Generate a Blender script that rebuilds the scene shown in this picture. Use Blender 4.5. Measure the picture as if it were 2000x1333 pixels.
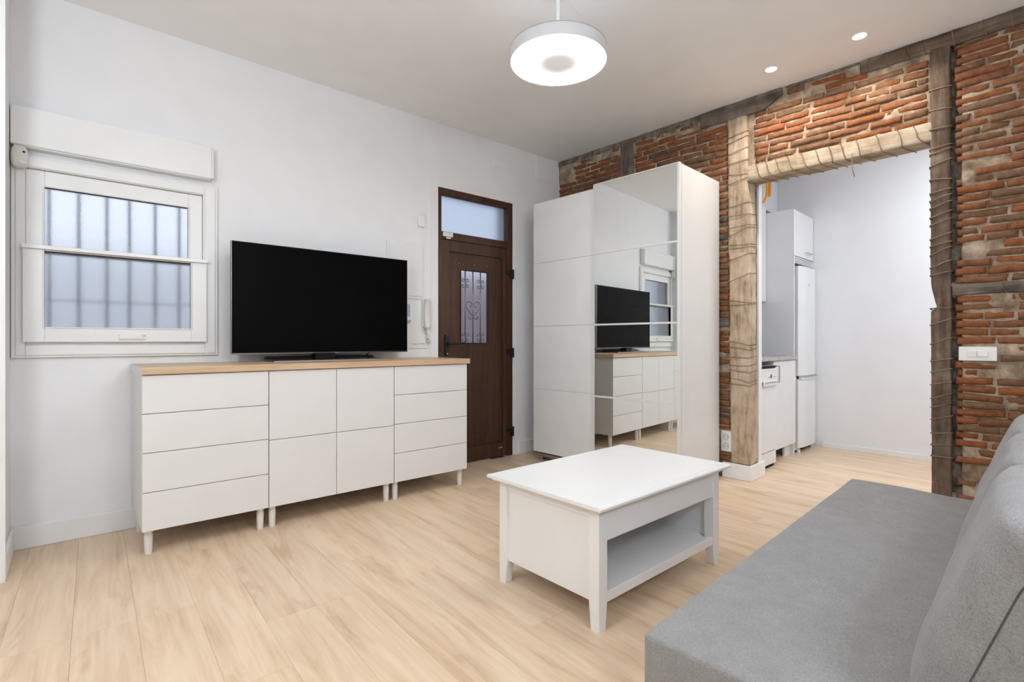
import bpy, bmesh, math, random
from mathutils import Vector, Matrix, noise

random.seed(7)
for o in list(bpy.data.objects):
    bpy.data.objects.remove(o, do_unlink=True)
SC = bpy.context.scene
COL = SC.collection
R = math.radians

# ------------------------------------------------------------------ camera, world, exposure
cam_d = bpy.data.cameras.new('camera'); cam_d.lens = 18.0; cam_d.sensor_width = 36.0
cam_d.clip_start = 0.02
CAM = bpy.data.objects.new('camera', cam_d); COL.objects.link(CAM)
CAM.location = (0, 0, 1.08)
CAM.rotation_euler = (R(90), 0, R(49.2364 - 90))
SC.camera = CAM
SC.view_settings.view_transform = 'Standard'
SC.view_settings.look = 'None'
SC.view_settings.gamma = 1.0
SC.view_settings.use_curve_mapping = False
SC.view_settings.exposure = 0.45
if hasattr(SC, 'cycles'):               # light paths only, to keep the render time down
    SC.cycles.max_bounces = 8; SC.cycles.diffuse_bounces = 4; SC.cycles.glossy_bounces = 4; SC.cycles.transmission_bounces = 6
    SC.cycles.caustics_reflective = False; SC.cycles.caustics_refractive = False
    SC.cycles.use_adaptive_sampling = True; SC.cycles.adaptive_threshold = .04; SC.cycles.adaptive_min_samples = 20

world = bpy.data.worlds.new('sky'); SC.world = world; world.use_nodes = True
bg = world.node_tree.nodes['Background']
bg.inputs[0].default_value = (0.80, 0.87, 1.0, 1); bg.inputs[1].default_value = .80

PENDANT = 23.5          # emission of the pendant ring
SPOT_W = 22.0            # each recessed downlight
KITCHEN = 7.2           # unseen ceiling panel added to light the kitchen
ALCOVE_FILL = 35.0            # fill globe added in the alcove left of the camera, unseen
REAR_FILL = 29.0              # fill globe added behind the sofa, unseen

# ------------------------------------------------------------------ constants
PHI = R(2.8278)          # brick wall runs 2.8 degrees off square
HC = 2.92                # ceiling height
YA = 3.675               # window wall
CB, SB = math.cos(PHI), math.sin(PHI)
def b2a(x, y, z=0.0): return Vector((CB*x - SB*y, SB*x + CB*y, z))
LEAN = 0.024             # the old wall leans into the room

# ------------------------------------------------------------------ material helpers
def new_mat(name):
    m = bpy.data.materials.new(name); m.use_nodes = True
    nt = m.node_tree; b = nt.nodes['Principled BSDF']
    return m, nt, b
def N(nt, typ, **kw):
    n = nt.nodes.new(typ)
    for k, v in kw.items(): setattr(n, k, v)
    return n
def L(nt, a, b): nt.links.new(a, b)
def ramp(nt, stops, interp='LINEAR'):
    r = N(nt, 'ShaderNodeValToRGB'); cr = r.color_ramp; cr.interpolation = interp
    while len(cr.elements) < len(stops): cr.elements.new(0.5)
    for e, (p, c) in zip(cr.elements, stops):
        e.position = p; e.color = (*c, 1)
    return r
def tex_coord(nt, scale=(1, 1, 1), kind='Object', rand=False):
    tc = N(nt, 'ShaderNodeTexCoord'); mp = N(nt, 'ShaderNodeMapping')
    mp.inputs['Scale'].default_value = scale
    L(nt, tc.outputs[kind], mp.inputs['Vector'])
    if rand:
        oi = N(nt, 'ShaderNodeObjectInfo')
        mul = N(nt, 'ShaderNodeVectorMath', operation='MULTIPLY')
        cb = N(nt, 'ShaderNodeCombineXYZ')
        for i in range(3): L(nt, oi.outputs['Random'], cb.inputs[i])
        mul.inputs[1].default_value = (37.0, 53.0, 71.0)
        L(nt, cb.outputs[0], mul.inputs[0]); L(nt, mul.outputs[0], mp.inputs['Location'])
    return mp.outputs[0]
def noise_n(nt, vec, scale, detail=4, rough=0.55, dist=0.0):
    n = N(nt, 'ShaderNodeTexNoise'); n.inputs['Scale'].default_value = scale
    n.inputs['Detail'].default_value = detail; n.inputs['Roughness'].default_value = rough
    n.inputs['Distortion'].default_value = dist
    if vec is not None: L(nt, vec, n.inputs['Vector'])
    return n
def bump(nt, b, height, strength=0.3, dist=0.01):
    bp = N(nt, 'ShaderNodeBump'); bp.inputs['Strength'].default_value = strength
    bp.inputs['Distance'].default_value = dist
    L(nt, height, bp.inputs['Height']); L(nt, bp.outputs[0], b.inputs['Normal'])
def plain(name, col, rough=0.5, metal=0.0, spec=0.5, coat=0.0, var=0.03, bscale=0.0, bstr=0.0):
    m, nt, b = new_mat(name)
    v = tex_coord(nt); n = noise_n(nt, v, 6.0, 0 if var < .05 else 3)
    r = ramp(nt, [(0.3, tuple(c*(1-var) for c in col)), (0.7, tuple(min(1, c*(1+var)) for c in col))])
    L(nt, n.outputs[0], r.inputs[0]); L(nt, r.outputs[0], b.inputs['Base Color'])
    b.inputs['Roughness'].default_value = rough; b.inputs['Metallic'].default_value = metal
    b.inputs['Specular IOR Level'].default_value = spec
    if coat: b.inputs['Coat Weight'].default_value = coat; b.inputs['Coat Roughness'].default_value = 0.1
    if bscale:
        n2 = noise_n(nt, v, bscale, 3); bump(nt, b, n2.outputs[0], bstr, 0.003)
    return m
def emis(name, col, s):
    m = bpy.data.materials.new(name); m.use_nodes = True; nt = m.node_tree
    b = nt.nodes['Principled BSDF']
    b.inputs['Base Color'].default_value = (.9, .9, .9, 1)
    b.inputs['Emission Color'].default_value = (*col, 1); b.inputs['Emission Strength'].default_value = s
    return m

M = {}
M['plaster'] = plain('white_plaster', (.87, .87, .87), .75, spec=.3, var=.01)
M['ceiling'] = plain('ceiling_paint', (.94, .935, .925), .85, spec=.2, var=.01)
M['kplaster'] = plain('kitchen_plaster', (.84, .845, .86), .6, spec=.3, var=.01)
M['trim'] = plain('white_trim', (.86, .86, .855), .45, var=.01)
M['upvc'] = plain('white_upvc', (.86, .86, .845), .3, var=.01)
M['white'] = plain('white_foil', (.775, .77, .755), .38, var=.01)
M['white_gloss'] = plain('white_glass', (.84, .84, .83), .22, coat=.25, var=.01)
M['table_white'] = plain('white_lacquer', (.87, .86, .84), .32, var=.01)
M['leg_white'] = plain('white_leg_plastic', (.82, .81, .79), .4)
M['plastic'] = plain('white_plastic', (.85, .85, .84), .35, var=.01)
M['lampshell'] = plain('lamp_shell', (.66, .66, .665), .45, var=.01)
M['cream'] = plain('cream_plastic', (.76, .745, .69), .4)
M['kwhite'] = plain('kitchen_white_gloss', (.80, .80, .81), .18, coat=.3, var=.01)
M['fridge'] = plain('fridge_enamel', (.78, .80, .81), .25, coat=.2, var=.01)
M['grey_plastic'] = plain('grey_plastic', (.40, .41, .42), .4)
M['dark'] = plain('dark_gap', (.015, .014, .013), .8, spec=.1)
M['black'] = plain('black_metal', (.012, .012, .012), .45, spec=.4)
M['steel'] = plain('brushed_steel', (.52, .52, .50), .35, metal=1.0)
M['chrome'] = plain('chrome', (.75, .76, .78), .12, metal=1.0)
M['tvblack'] = plain('screen_black', (.0035, .0035, .0035), .12, spec=.05)
M['tvbezel'] = plain('bezel_black', (.006, .006, .006), .3, spec=.25)
M['tvsilver'] = plain('bezel_edge', (.25, .25, .25), .25, metal=1.0)
M['standgrey'] = plain('stand_dark_grey', (.035, .035, .036), .25, spec=.5)
M['iron'] = plain('wrought_iron', (.22, .25, .31), .28, metal=.9)
M['bar'] = plain('grille_bar_paint', (.30, .31, .35), .6)
M['orange'] = plain('orange_conduit', (.95, .36, .02), .45)
M['glassy_screen'] = plain('blue_card', (.42, .47, .68), .4)
M['street'] = plain('street_render', (.93, .95, .98), .9, spec=.1, var=.06)
M['street2'] = plain('street_render_mauve', (.38, .30, .30), .9, spec=.1, var=.08)
M['ground'] = plain('street_paving', (.45, .45, .47), .9, spec=.1, var=.1)
M['ring'] = emis('lamp_diffuser', (.925, .97, 1.03), PENDANT)
M['centre'] = emis('lamp_centre_diffuser', (.925, .97, 1.03), 1.0); M['centre'].cycles.emission_sampling = 'NONE'
nt = M['centre'].node_tree; tc = N(nt, 'ShaderNodeTexCoord'); ln_ = N(nt, 'ShaderNodeVectorMath', operation='LENGTH'); sx_ = N(nt, 'ShaderNodeVectorMath', operation='MULTIPLY'); sx_.inputs[1].default_value = (1, 1, 0)
L(nt, tc.outputs['Object'], sx_.inputs[0]); L(nt, sx_.outputs[0], ln_.inputs[0])
mr_ = N(nt, 'ShaderNodeMapRange', interpolation_type='SMOOTHSTEP'); mr_.inputs['From Min'].default_value = .055; mr_.inputs['From Max'].default_value = .155; mr_.inputs['To Min'].default_value = .16; mr_.inputs['To Max'].default_value = 1.0
L(nt, ln_.outputs['Value'], mr_.inputs['Value']); L(nt, mr_.outputs[0], nt.nodes['Principled BSDF'].inputs['Emission Strength'])
M['spotlens'] = emis('downlight_lens', (1.0, .96, .90), 12.0); M['spotlens'].cycles.emission_sampling = 'NONE'
M['afill'] = emis('alcove_fill_globe', (.89, .96, 1.04), ALCOVE_FILL)
M['rfill'] = emis('rear_fill_globe', (.86, .95, 1.07), REAR_FILL)
M['kpanel'] = emis('added_kitchen_panel', (.93, .97, 1.03), KITCHEN)
M['uplight'] = emis('lamp_uplight', (.925, .97, 1.03), .9)

m, nt, b = new_mat('mirror'); b.inputs['Metallic'].default_value = 1; b.inputs['Roughness'].default_value = 0.0
b.inputs['Base Color'].default_value = (.86, .88, .87, 1); M['mirror'] = m

def frosted(name, rough, bscale, bstr, tint):
    m, nt, b = new_mat(name)
    b.inputs['Base Color'].default_value = (*tint, 1)
    b.inputs['Transmission Weight'].default_value = 1.0
    b.inputs['Roughness'].default_value = rough; b.inputs['IOR'].default_value = 1.3
    v = tex_coord(nt); n = noise_n(nt, v, bscale, 2); bump(nt, b, n.outputs[0], bstr, .004)
    return m
M['frost'] = frosted('rippled_glass', .33, 110, .25, (.97, .98, 1.0))
M['frost2'] = frosted('satin_glass', .40, 60, .1, (.64, .69, .78))
M['frost3'] = frosted('door_glass', .30, 90, .3, (.95, .95, 1.0))

def wood(name, cols, scale=(9, .8, 9), rough=.38, bstr=.08, spec=.4, rand=True, kn=.35, huevar=.10):
    m, nt, b = new_mat(name)
    v = tex_coord(nt, scale, rand=rand)
    n1 = noise_n(nt, v, 1.6, 6, .62, .9)
    v2 = tex_coord(nt, (scale[0]*9, scale[1]*3, scale[2]*9), rand=rand)
    n2 = noise_n(nt, v2, 1.0, 3, .6)
    mx = N(nt, 'ShaderNodeMath', operation='MULTIPLY_ADD'); mx.inputs[1].default_value = .25; 
    L(nt, n2.outputs[0], mx.inputs[0])
    sc = N(nt, 'ShaderNodeMath', operation='MULTIPLY'); sc.inputs[1].default_value = .75
    L(nt, n1.outputs[0], sc.inputs[0]); L(nt, sc.outputs[0], mx.inputs[2])
    r = ramp(nt, [(0.30, cols[0]), (0.42, cols[1]), (0.55, cols[2]), (.70, cols[3])])
    L(nt, mx.outputs[0], r.inputs[0])
    out = r.outputs[0]
    # knots and cathedral figure
    v3 = tex_coord(nt, (scale[0]*.5, scale[1]*1.0, scale[2]*.5), rand=rand)
    n3 = noise_n(nt, v3, 1.3, 4, .6, 1.5)
    r3 = ramp(nt, [(.60, (0, 0, 0)), (.74, (1, 1, 1))]); L(nt, n3.outputs[0], r3.inputs[0])
    mk = N(nt, 'ShaderNodeMixRGB', blend_type='MULTIPLY'); 
    k = N(nt, 'ShaderNodeMath', operation='MULTIPLY'); k.inputs[1].default_value = kn
    L(nt, r3.outputs[0], k.inputs[0]); L(nt, k.outputs[0], mk.inputs[0])
    L(nt, out, mk.inputs[1]); mk.inputs[2].default_value = (.62, .47, .36, 1)
    oi = N(nt, 'ShaderNodeObjectInfo'); hs = N(nt, 'ShaderNodeHueSaturation')
    mr = N(nt, 'ShaderNodeMapRange'); mr.inputs['To Min'].default_value = 1-huevar; mr.inputs['To Max'].default_value = 1+huevar*.6
    L(nt, oi.outputs['Random'], mr.inputs[0]); L(nt, mr.outputs[0], hs.inputs['Value'])
    L(nt, mk.outputs[0], hs.inputs['Color']); L(nt, hs.outputs[0], b.inputs['Base Color'])
    b.inputs['Roughness'].default_value = rough; b.inputs['Specular IOR Level'].default_value = spec
    bump(nt, b, mx.outputs[0], bstr, .002)
    return m
M['floor'] = wood('oak_laminate', [(.54, .365, .225), (.71, .52, .345), (.80, .61, .425), (.84, .665, .48)], scale=(7, .75, 7), kn=.60, huevar=.045)
M['worktop'] = wood('oak_worktop', [(.50, .33, .19), (.60, .42, .26), (.66, .475, .31), (.70, .52, .35)], scale=(.8, 10, 10), rough=.35, huevar=0)
M['doorwood'] = wood('brown_door_foil', [(.030, .013, .007), (.052, .022, .011), (.072, .031, .015), (.090, .040, .020)], scale=(10, 10, .7), rough=.42, kn=.3, huevar=.05)

def timber(name, cols, bst=.7, vert=True):
    m, nt, b = new_mat(name)
    s = (9, 9, 1.1) if vert else (9, 1.1, 9)
    v = tex_coord(nt, s, rand=True)
    n1 = noise_n(nt, v, 2.2, 8, .68, .6)
    v2 = tex_coord(nt, (1, 1, 1), rand=True); n2 = noise_n(nt, v2, 7, 5, .6)
    mx = N(nt, 'ShaderNodeMath', operation='MULTIPLY_ADD'); mx.inputs[1].default_value = .45
    sc = N(nt, 'ShaderNodeMath', operation='MULTIPLY'); sc.inputs[1].default_value = .55
    L(nt, n2.outputs[0], mx.inputs[0]); L(nt, n1.outputs[0], sc.inputs[0]); L(nt, sc.outputs[0], mx.inputs[2])
    r = ramp(nt, [(.32, cols[0]), (.44, cols[1]), (.54, cols[2]), (.66, cols[3])])
    L(nt, mx.outputs[0], r.inputs[0]); L(nt, r.outputs[0], b.inputs['Base Color'])
    b.inputs['Roughness'].default_value = .85; b.inputs['Specular IOR Level'].default_value = .15
    bump(nt, b, mx.outputs[0], bst, .012)
    return m
TAN = [(.13, .085, .055), (.40, .295, .20), (.56, .44, .32), (.68, .58, .46)]
GRY = [(.05, .038, .03), (.13, .105, .085), (.20, .165, .135), (.33, .285, .24)]
BRN = [(.055, .034, .022), (.12, .082, .058), (.18, .13, .095), (.30, .235, .18)]
M['tan_v'] = timber('tan_timber_upright', TAN); M['tan_h'] = timber('tan_timber_level', [(.14, .095, .06), (.36, .275, .19), (.49, .40, .295), (.62, .54, .43)], vert=False)
M['gry_v'] = timber('grey_timber_upright', GRY); M['gry_h'] = timber('grey_timber_level', GRY, vert=False)
M['brn_v'] = timber('brown_timber_upright', BRN); M['brn_h'] = timber('brown_timber_level', BRN, vert=False)
M['rope'] = plain('old_cord', (.26, .185, .12), .9, spec=.1, var=.3)

def brick_mat(name, island=False):
    m, nt, b = new_mat(name)
    if island:
        g = N(nt, 'ShaderNodeNewGeometry'); rnd = g.outputs['Random Per Island']
    else:
        oi = N(nt, 'ShaderNodeObjectInfo'); rnd = oi.outputs['Random']
    r = ramp(nt, [(0, (.29, .118, .055)), (.18, (.25, .115, .058)), (.34, (.235, .125, .070)), (.50, (.30, .115, .050)),
                  (.64, (.215, .125, .074)), (.78, (.28, .135, .070)), (.90, (.34, .118, .050)), (.975, (.13, .11, .088))], 'CONSTANT')
    L(nt, rnd, r.inputs[0])
    v = tex_coord(nt, kind='Object') if island else tex_coord(nt, rand=True)
    geo = N(nt, 'ShaderNodeNewGeometry')
    n1 = noise_n(nt, geo.outputs['Position'], 26, 5, .65)
    n2 = noise_n(nt, geo.outputs['Position'], 130, 3, .6)
    dirt = ramp(nt, [(.33, (.45, .40, .36)), (.58, (1, 1, 1))]); L(nt, n1.outputs[0], dirt.inputs[0])
    mx = N(nt, 'ShaderNodeMixRGB', blend_type='MULTIPLY'); mx.inputs[0].default_value = .6
    L(nt, r.outputs[0], mx.inputs[1]); L(nt, dirt.outputs[0], mx.inputs[2])
    lime = ramp(nt, [(.60, (0, 0, 0)), (.72, (1, 1, 1))]); n3 = noise_n(nt, geo.outputs['Position'], 17, 5, .7); L(nt, n3.outputs[0], lime.inputs[0])
    k = N(nt, 'ShaderNodeMath', operation='MULTIPLY'); k.inputs[1].default_value = .28; L(nt, lime.outputs[0], k.inputs[0])
    mx2 = N(nt, 'ShaderNodeMixRGB'); L(nt, k.outputs[0], mx2.inputs[0]); L(nt, mx.outputs[0], mx2.inputs[1]); mx2.inputs[2].default_value = (.36, .27, .19, 1)
    L(nt, mx2.outputs[0], b.inputs['Base Color'])
    b.inputs['Roughness'].default_value = .9; b.inputs['Specular IOR Level'].default_value = .15
    ad = N(nt, 'ShaderNodeMath', operation='ADD'); L(nt, n1.outputs[0], ad.inputs[0]); L(nt, n2.outputs[0], ad.inputs[1])
    bump(nt, b, ad.outputs[0], .75, .008)
    return m
M['brick'] = brick_mat('old_brick'); M['brick_far'] = brick_mat('old_brick_joined', True)
m, nt, b = new_mat('lime_mortar'); geo = N(nt, 'ShaderNodeNewGeometry')
n1 = noise_n(nt, geo.outputs['Position'], 9, 6, .65); n2 = noise_n(nt, geo.outputs['Position'], 90, 4, .6)
r = ramp(nt, [(.30, (.15, .105, .068)), (.45, (.29, .215, .148)), (.58, (.46, .365, .265)), (.72, (.60, .52, .42))])
L(nt, n1.outputs[0], r.inputs[0]); L(nt, r.outputs[0], b.inputs['Base Color'])
b.inputs['Roughness'].default_value = .95; b.inputs['Specular IOR Level'].default_value = .1
bump(nt, b, n2.outputs[0], .8, .006); M['mortar'] = m
m, nt, b = new_mat('grey_mortar'); geo = N(nt, 'ShaderNodeNewGeometry')
n1 = noise_n(nt, geo.outputs['Position'], 16, 6, .65)
r = ramp(nt, [(.32, (.06, .05, .04)), (.5, (.17, .145, .115)), (.68, (.30, .26, .21))])
L(nt, n1.outputs[0], r.inputs[0]); L(nt, r.outputs[0], b.inputs['Base Color']); b.inputs['Roughness'].default_value = .95
bump(nt, b, n1.outputs[0], .8, .01); M['gmortar'] = m

m, nt, b = new_mat('grey_weave')
w1 = noise_n(nt, tex_coord(nt, (700, 130, 420)), 1, 2, .5); w2 = noise_n(nt, tex_coord(nt, (14, 14, 14)), 1, 4, .6)
w3 = noise_n(nt, tex_coord(nt, (130, 700, 420)), 1, 2, .5)
mx0 = N(nt, 'ShaderNodeMath', operation='ADD'); L(nt, w1.outputs[0], mx0.inputs[0]); L(nt, w3.outputs[0], mx0.inputs[1])
mx = N(nt, 'ShaderNodeMath', operation='MULTIPLY_ADD'); mx.inputs[1].default_value = .4; L(nt, mx0.outputs[0], mx.inputs[0])
hf = N(nt, 'ShaderNodeMath', operation='MULTIPLY'); hf.inputs[1].default_value = .2; L(nt, w2.outputs[0], hf.inputs[0]); L(nt, hf.outputs[0], mx.inputs[2])
r = ramp(nt, [(.36, (.205, .200, .193)), (.64, (.355, .345, .335))]); L(nt, mx.outputs[0], r.inputs[0]); L(nt, r.outputs[0], b.inputs['Base Color'])
b.inputs['Roughness'].default_value = .95; b.inputs['Specular IOR Level'].default_value = .1
b.inputs['Sheen Weight'].default_value = .2
bump(nt, b, mx0.outputs[0], .12, .001); M['fabric'] = m
M['seam'] = plain('dark_seam_thread', (.10, .097, .093), .95, spec=.05)
m, nt, b = new_mat('granite'); v = tex_coord(nt); n1 = noise_n(nt, v, 60, 6, .7)
r = ramp(nt, [(.3, (.16, .15, .145)), (.5, (.42, .40, .385)), (.7, (.62, .60, .58))]); L(nt, n1.outputs[0], r.inputs[0])
L(nt, r.outputs[0], b.inputs['Base Color']); b.inputs['Roughness'].default_value = .2; M['granite'] = m

# ------------------------------------------------------------------ mesh helpers
def BM(): return bmesh.new()
def quad(bm, pts):
    return bm.faces.new([bm.verts.new(p) for p in pts])
def box(bm, x0, x1, y0, y1, z0, z1):
    vs = [bm.verts.new((x, y, z)) for z in (z0, z1) for y in (y0, y1) for x in (x0, x1)]
    for f in ((0, 2, 3, 1), (4, 5, 7, 6), (0, 1, 5, 4), (2, 6, 7, 3), (0, 4, 6, 2), (1, 3, 7, 5)):
        bm.faces.new([vs[i] for i in f])
    return vs
def bbox(x0, x1, y0, y1, z0, z1, bev=0.0, seg=2):
    bm = BM(); box(bm, x0, x1, y0, y1, z0, z1)
    if bev: bmesh.ops.bevel(bm, geom=bm.edges[:], offset=bev, segments=seg, profile=.5, affect='EDGES', clamp_overlap=True)
    return bm
def tube(bm, pts, r, n=6, cap=True):
    pts = [Vector(p) for p in pts]; rings = []
    up0 = Vector((0.13, 0.27, 1)).normalized()
    for i, p in enumerate(pts):
        t = (pts[min(i+1, len(pts)-1)] - pts[max(i-1, 0)])
        if t.length < 1e-9: t = Vector((0, 0, 1))
        t.normalize()
        a = t.cross(up0)
        if a.length < .05: a = t.cross(Vector((1, 0, 0)))
        a.normalize(); c = t.cross(a)
        rr = r[i] if isinstance(r, (list, tuple)) else r
        rings.append([bm.verts.new(p + a*rr*math.cos(2*math.pi*k/n) + c*rr*math.sin(2*math.pi*k/n)) for k in range(n)])
    for i in range(len(rings)-1):
        for k in range(n):
            bm.faces.new((rings[i][k], rings[i][(k+1) % n], rings[i+1][(k+1) % n], rings[i+1][k]))
    if cap:
        bm.faces.new(rings[0][::-1]); bm.faces.new(rings[-1])
def lathe(bm, prof, n=48, cx=0, cy=0):
    rings = []
    for r, z in prof:
        if r < 1e-6: rings.append([bm.verts.new((cx, cy, z))])
        else: rings.append([bm.verts.new((cx + r*math.cos(2*math.pi*k/n), cy + r*math.sin(2*math.pi*k/n), z)) for k in range(n)])
    for a, c in zip(rings, rings[1:]):
        for k in range(n):
            k2 = (k+1) % n
            if len(a) == 1 and len(c) > 1: bm.faces.new((a[0], c[k2], c[k]))
            elif len(c) == 1 and len(a) > 1: bm.faces.new((a[k], a[k2], c[0]))
            elif len(a) > 1: bm.faces.new((a[k], a[k2], c[k2], c[k]))
def prism(bm, poly, axis, a0, a1):
    """poly: 2D points in the plane across axis ('x': (y,z), 'y': (x,z), 'z': (x,y))"""
    def P(p, a):
        return {'x': (a, p[0], p[1]), 'y': (p[0], a, p[1]), 'z': (p[0], p[1], a)}[axis]
    A = [bm.verts.new(P(p, a0)) for p in poly]; C = [bm.verts.new(P(p, a1)) for p in poly]
    bm.faces.new(A[::-1]); bm.faces.new(C)
    n = len(poly)
    for i in range(n): bm.faces.new((A[i], A[(i+1) % n], C[(i+1) % n], C[i]))
def grid_box(xs, ys, zs, fn=None):
    bm = BM(); V = {}
    def g(i, j, k):
        if (i, j, k) not in V:
            p = Vector((xs[i], ys[j], zs[k]))
            V[(i, j, k)] = bm.verts.new(fn(p) if fn else p)
        return V[(i, j, k)]
    nx, ny, nz = len(xs)-1, len(ys)-1, len(zs)-1
    for i in range(nx):
        for j in range(ny):
            for k in (0, nz): bm.faces.new([g(i, j, k), g(i+1, j, k), g(i+1, j+1, k), g(i, j+1, k)])
    for i in range(nx):
        for k in range(nz):
            for j in (0, ny): bm.faces.new([g(i, j, k), g(i+1, j, k), g(i+1, j, k+1), g(i, j, k+1)])
    for j in range(ny):
        for k in range(nz):
            for i in (0, nx): bm.faces.new([g(i, j, k), g(i, j+1, k), g(i, j+1, k+1), g(i, j, k+1)])
    return bm
def lin(a, b, n): return [a + (b-a)*i/n for i in range(n+1)]
def mesh(name, bm, mat, smooth=False, auto=None):
    bmesh.ops.recalc_face_normals(bm, faces=bm.faces[:])
    me = bpy.data.meshes.new(name); bm.to_mesh(me); bm.free()
    me.materials.append(M[mat] if isinstance(mat, str) else mat)
    if smooth:
        for p in me.polygons: p.use_smooth = True
        if auto is not None: me.set_sharp_from_angle(angle=R(auto))
    return me
def link(name, me, parent=None, loc=None, rot=None):
    o = bpy.data.objects.new(name, me); COL.objects.link(o)
    if parent: o.parent = parent
    if loc is not None: o.location = loc
    if rot is not None: o.rotation_euler = rot
    return o
def obj(name, bm, mat, parent=None, smooth=False, auto=None, label=None):
    o = link(name, mesh(name, bm, mat, smooth, auto), parent)
    if label: o['label'] = label
    return o
def tag(o, label, cat, group=None):
    o['label'] = label; o['category'] = cat
    if group: o['group'] = group
    return o
def thing(name, label, cat, loc=(0, 0, 0), rotz=0.0, group=None):
    o = link(name, None, None, loc, (0, 0, rotz)); o.empty_display_size = .1
    return tag(o, label, cat, group)
def thing_b(name, label, cat, x, y, z=0.0, group=None):
    return thing(name, label, cat, b2a(x, y, z), PHI, group)
def struct(o, label=None):
    o['kind'] = 'structure'
    if label: o['label'] = label
    return o
def inb(o): o.rotation_euler = (0, 0, PHI); return o

# ------------------------------------------------------------------ the setting
# floor: slab below, planks as pieces on it
floor = struct(obj('floor', bbox(-2.7, 6.8, -1.7, 4.2, -.12, -.0125), 'dark'), 'pale oak laminate floor running through room and kitchen')
PW, PL = .192, 1.29
def plank_mesh(l):
    bm = BM(); c = .0003
    w2, l2 = PW/2-.00025, l/2-.00025
    lo = [bm.verts.new((sx*w2, sy*l2, -.012)) for sx, sy in ((-1, -1), (1, -1), (1, 1), (-1, 1))]
    mi = [bm.verts.new((sx*w2, sy*l2, -c)) for sx, sy in ((-1, -1), (1, -1), (1, 1), (-1, 1))]
    hi = [bm.verts.new((sx*(w2-c), sy*(l2-c), 0)) for sx, sy in ((-1, -1), (1, -1), (1, 1), (-1, 1))]
    bm.faces.new(hi)
    for a, bb in ((lo, mi), (mi, hi)):
        for i in range(4): bm.faces.new((a[i], a[(i+1) % 4], bb[(i+1) % 4], bb[i]))
    return mesh('plank', bm, 'floor')
full_plank = plank_mesh(PL)
PROT = R(-1.5)
cp, sp = math.cos(PROT), math.sin(PROT)
rnd = random.Random(3)
xx = -2.75
while xx < 6.75:
    y = -1.75 + rnd.choice([0, .33, .62, .95]) - PL
    while y < 4.0:
        cx, cy = xx + PW/2, y + PL/2
        wx, wy = cp*cx - sp*cy, sp*cx + cp*cy
        inside = (-2.7 < wx < 6.5 and -1.3 < wy < 4.1)
        if wx < -.4 and wy > 3.7: inside = False
        if wx < 3.6 and wy < -1.45: inside = False
        if wx < -.3 and wy > 3.3: inside = False
        if inside: link('plank', full_plank.copy(), floor, (wx, wy, 0), (0, 0, PROT))
        y += PL
    xx += PW

ceil = struct(obj('ceiling', bbox(-2.7, 6.8, -1.7, 4.2, HC, HC+.15), 'ceiling'), 'flat painted plaster ceiling')

def holed_wall(x0, x1, y0, y1, z0, z1, holes):
    bm = BM()
    xs = sorted({x0, x1, *[h[0] for h in holes], *[h[1] for h in holes]})
    zs = sorted({z0, z1, *[h[2] for h in holes], *[h[3] for h in holes]})
    for i in range(len(xs)-1):
        for k in range(len(zs)-1):
            cx, cz = (xs[i]+xs[i+1])/2, (zs[k]+zs[k+1])/2
            if any(h[0] < cx < h[1] and h[2] < cz < h[3] for h in holes): continue
            box(bm, xs[i], xs[i+1], y0, y1, zs[k], zs[k+1])
    bmesh.ops.remove_doubles(bm, verts=bm.verts[:], dist=1e-5)
    dup = [f for f in bm.faces if all(len(e.link_faces) > 2 for e in f.edges) and False]
    return bm
WIN = (-.178, .622, 1.03, 1.985)
DOOR = (2.342, 3.172, 0.0, 2.382)
struct(obj('wall_back', holed_wall(-.48, 4.6, YA, YA+.24, 0, HC, [WIN, DOOR]), 'plaster'), 'white plaster wall with the window and the entrance door')
struct(obj('wall_left', bbox(-.48, -.235, 3.24, YA+.1, 0, HC), 'plaster'), 'short white wall beside the window')
struct(obj('wall_alcove', bbox(-2.7, -.4801, 3.24, 3.5, 0, HC), 'plaster'), 'white plaster return wall of the alcove')
struct(obj('wall_far_left', bbox(-2.8, -2.6, -1.5, 3.5, 0, HC), 'plaster'), 'white plaster side wall out of view')
struct(obj('wall_front', bbox(-2.8, 4.3, -1.5, -1.3, 0, HC), 'plaster'), 'white plaster wall behind the camera')
BH = .118
def baseboard(name, segs, mat='trim', frame=None):
    bm = BM()
    for (x0, x1, y0, y1) in segs:
        b2 = bbox(x0, x1, y0, y1, 0.0, BH, .003, 1)
        me = bpy.data.meshes.new('t'); b2.to_mesh(me); b2.free(); bm.from_mesh(me); bpy.data.meshes.remove(me)
    o = struct(obj(name, bm, mat)); 
    if frame: inb(o)
    return o
baseboard('baseboard_back', [(-.235, 2.266, YA-.016, YA), (3.247, 3.60, YA-.016, YA)])
baseboard('baseboard_left', [(-.235, -.219, 3.235, YA-.016)])
baseboard('baseboard_alcove', [(-2.6, -.235, 3.224, 3.24)])

bm = BM(); box(bm, -.33, -.2215, 3.215, 3.2405, 0, HC)
struct(obj('trim_2', bm, 'trim'), 'white casing at the end of the short wall by the window')
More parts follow.
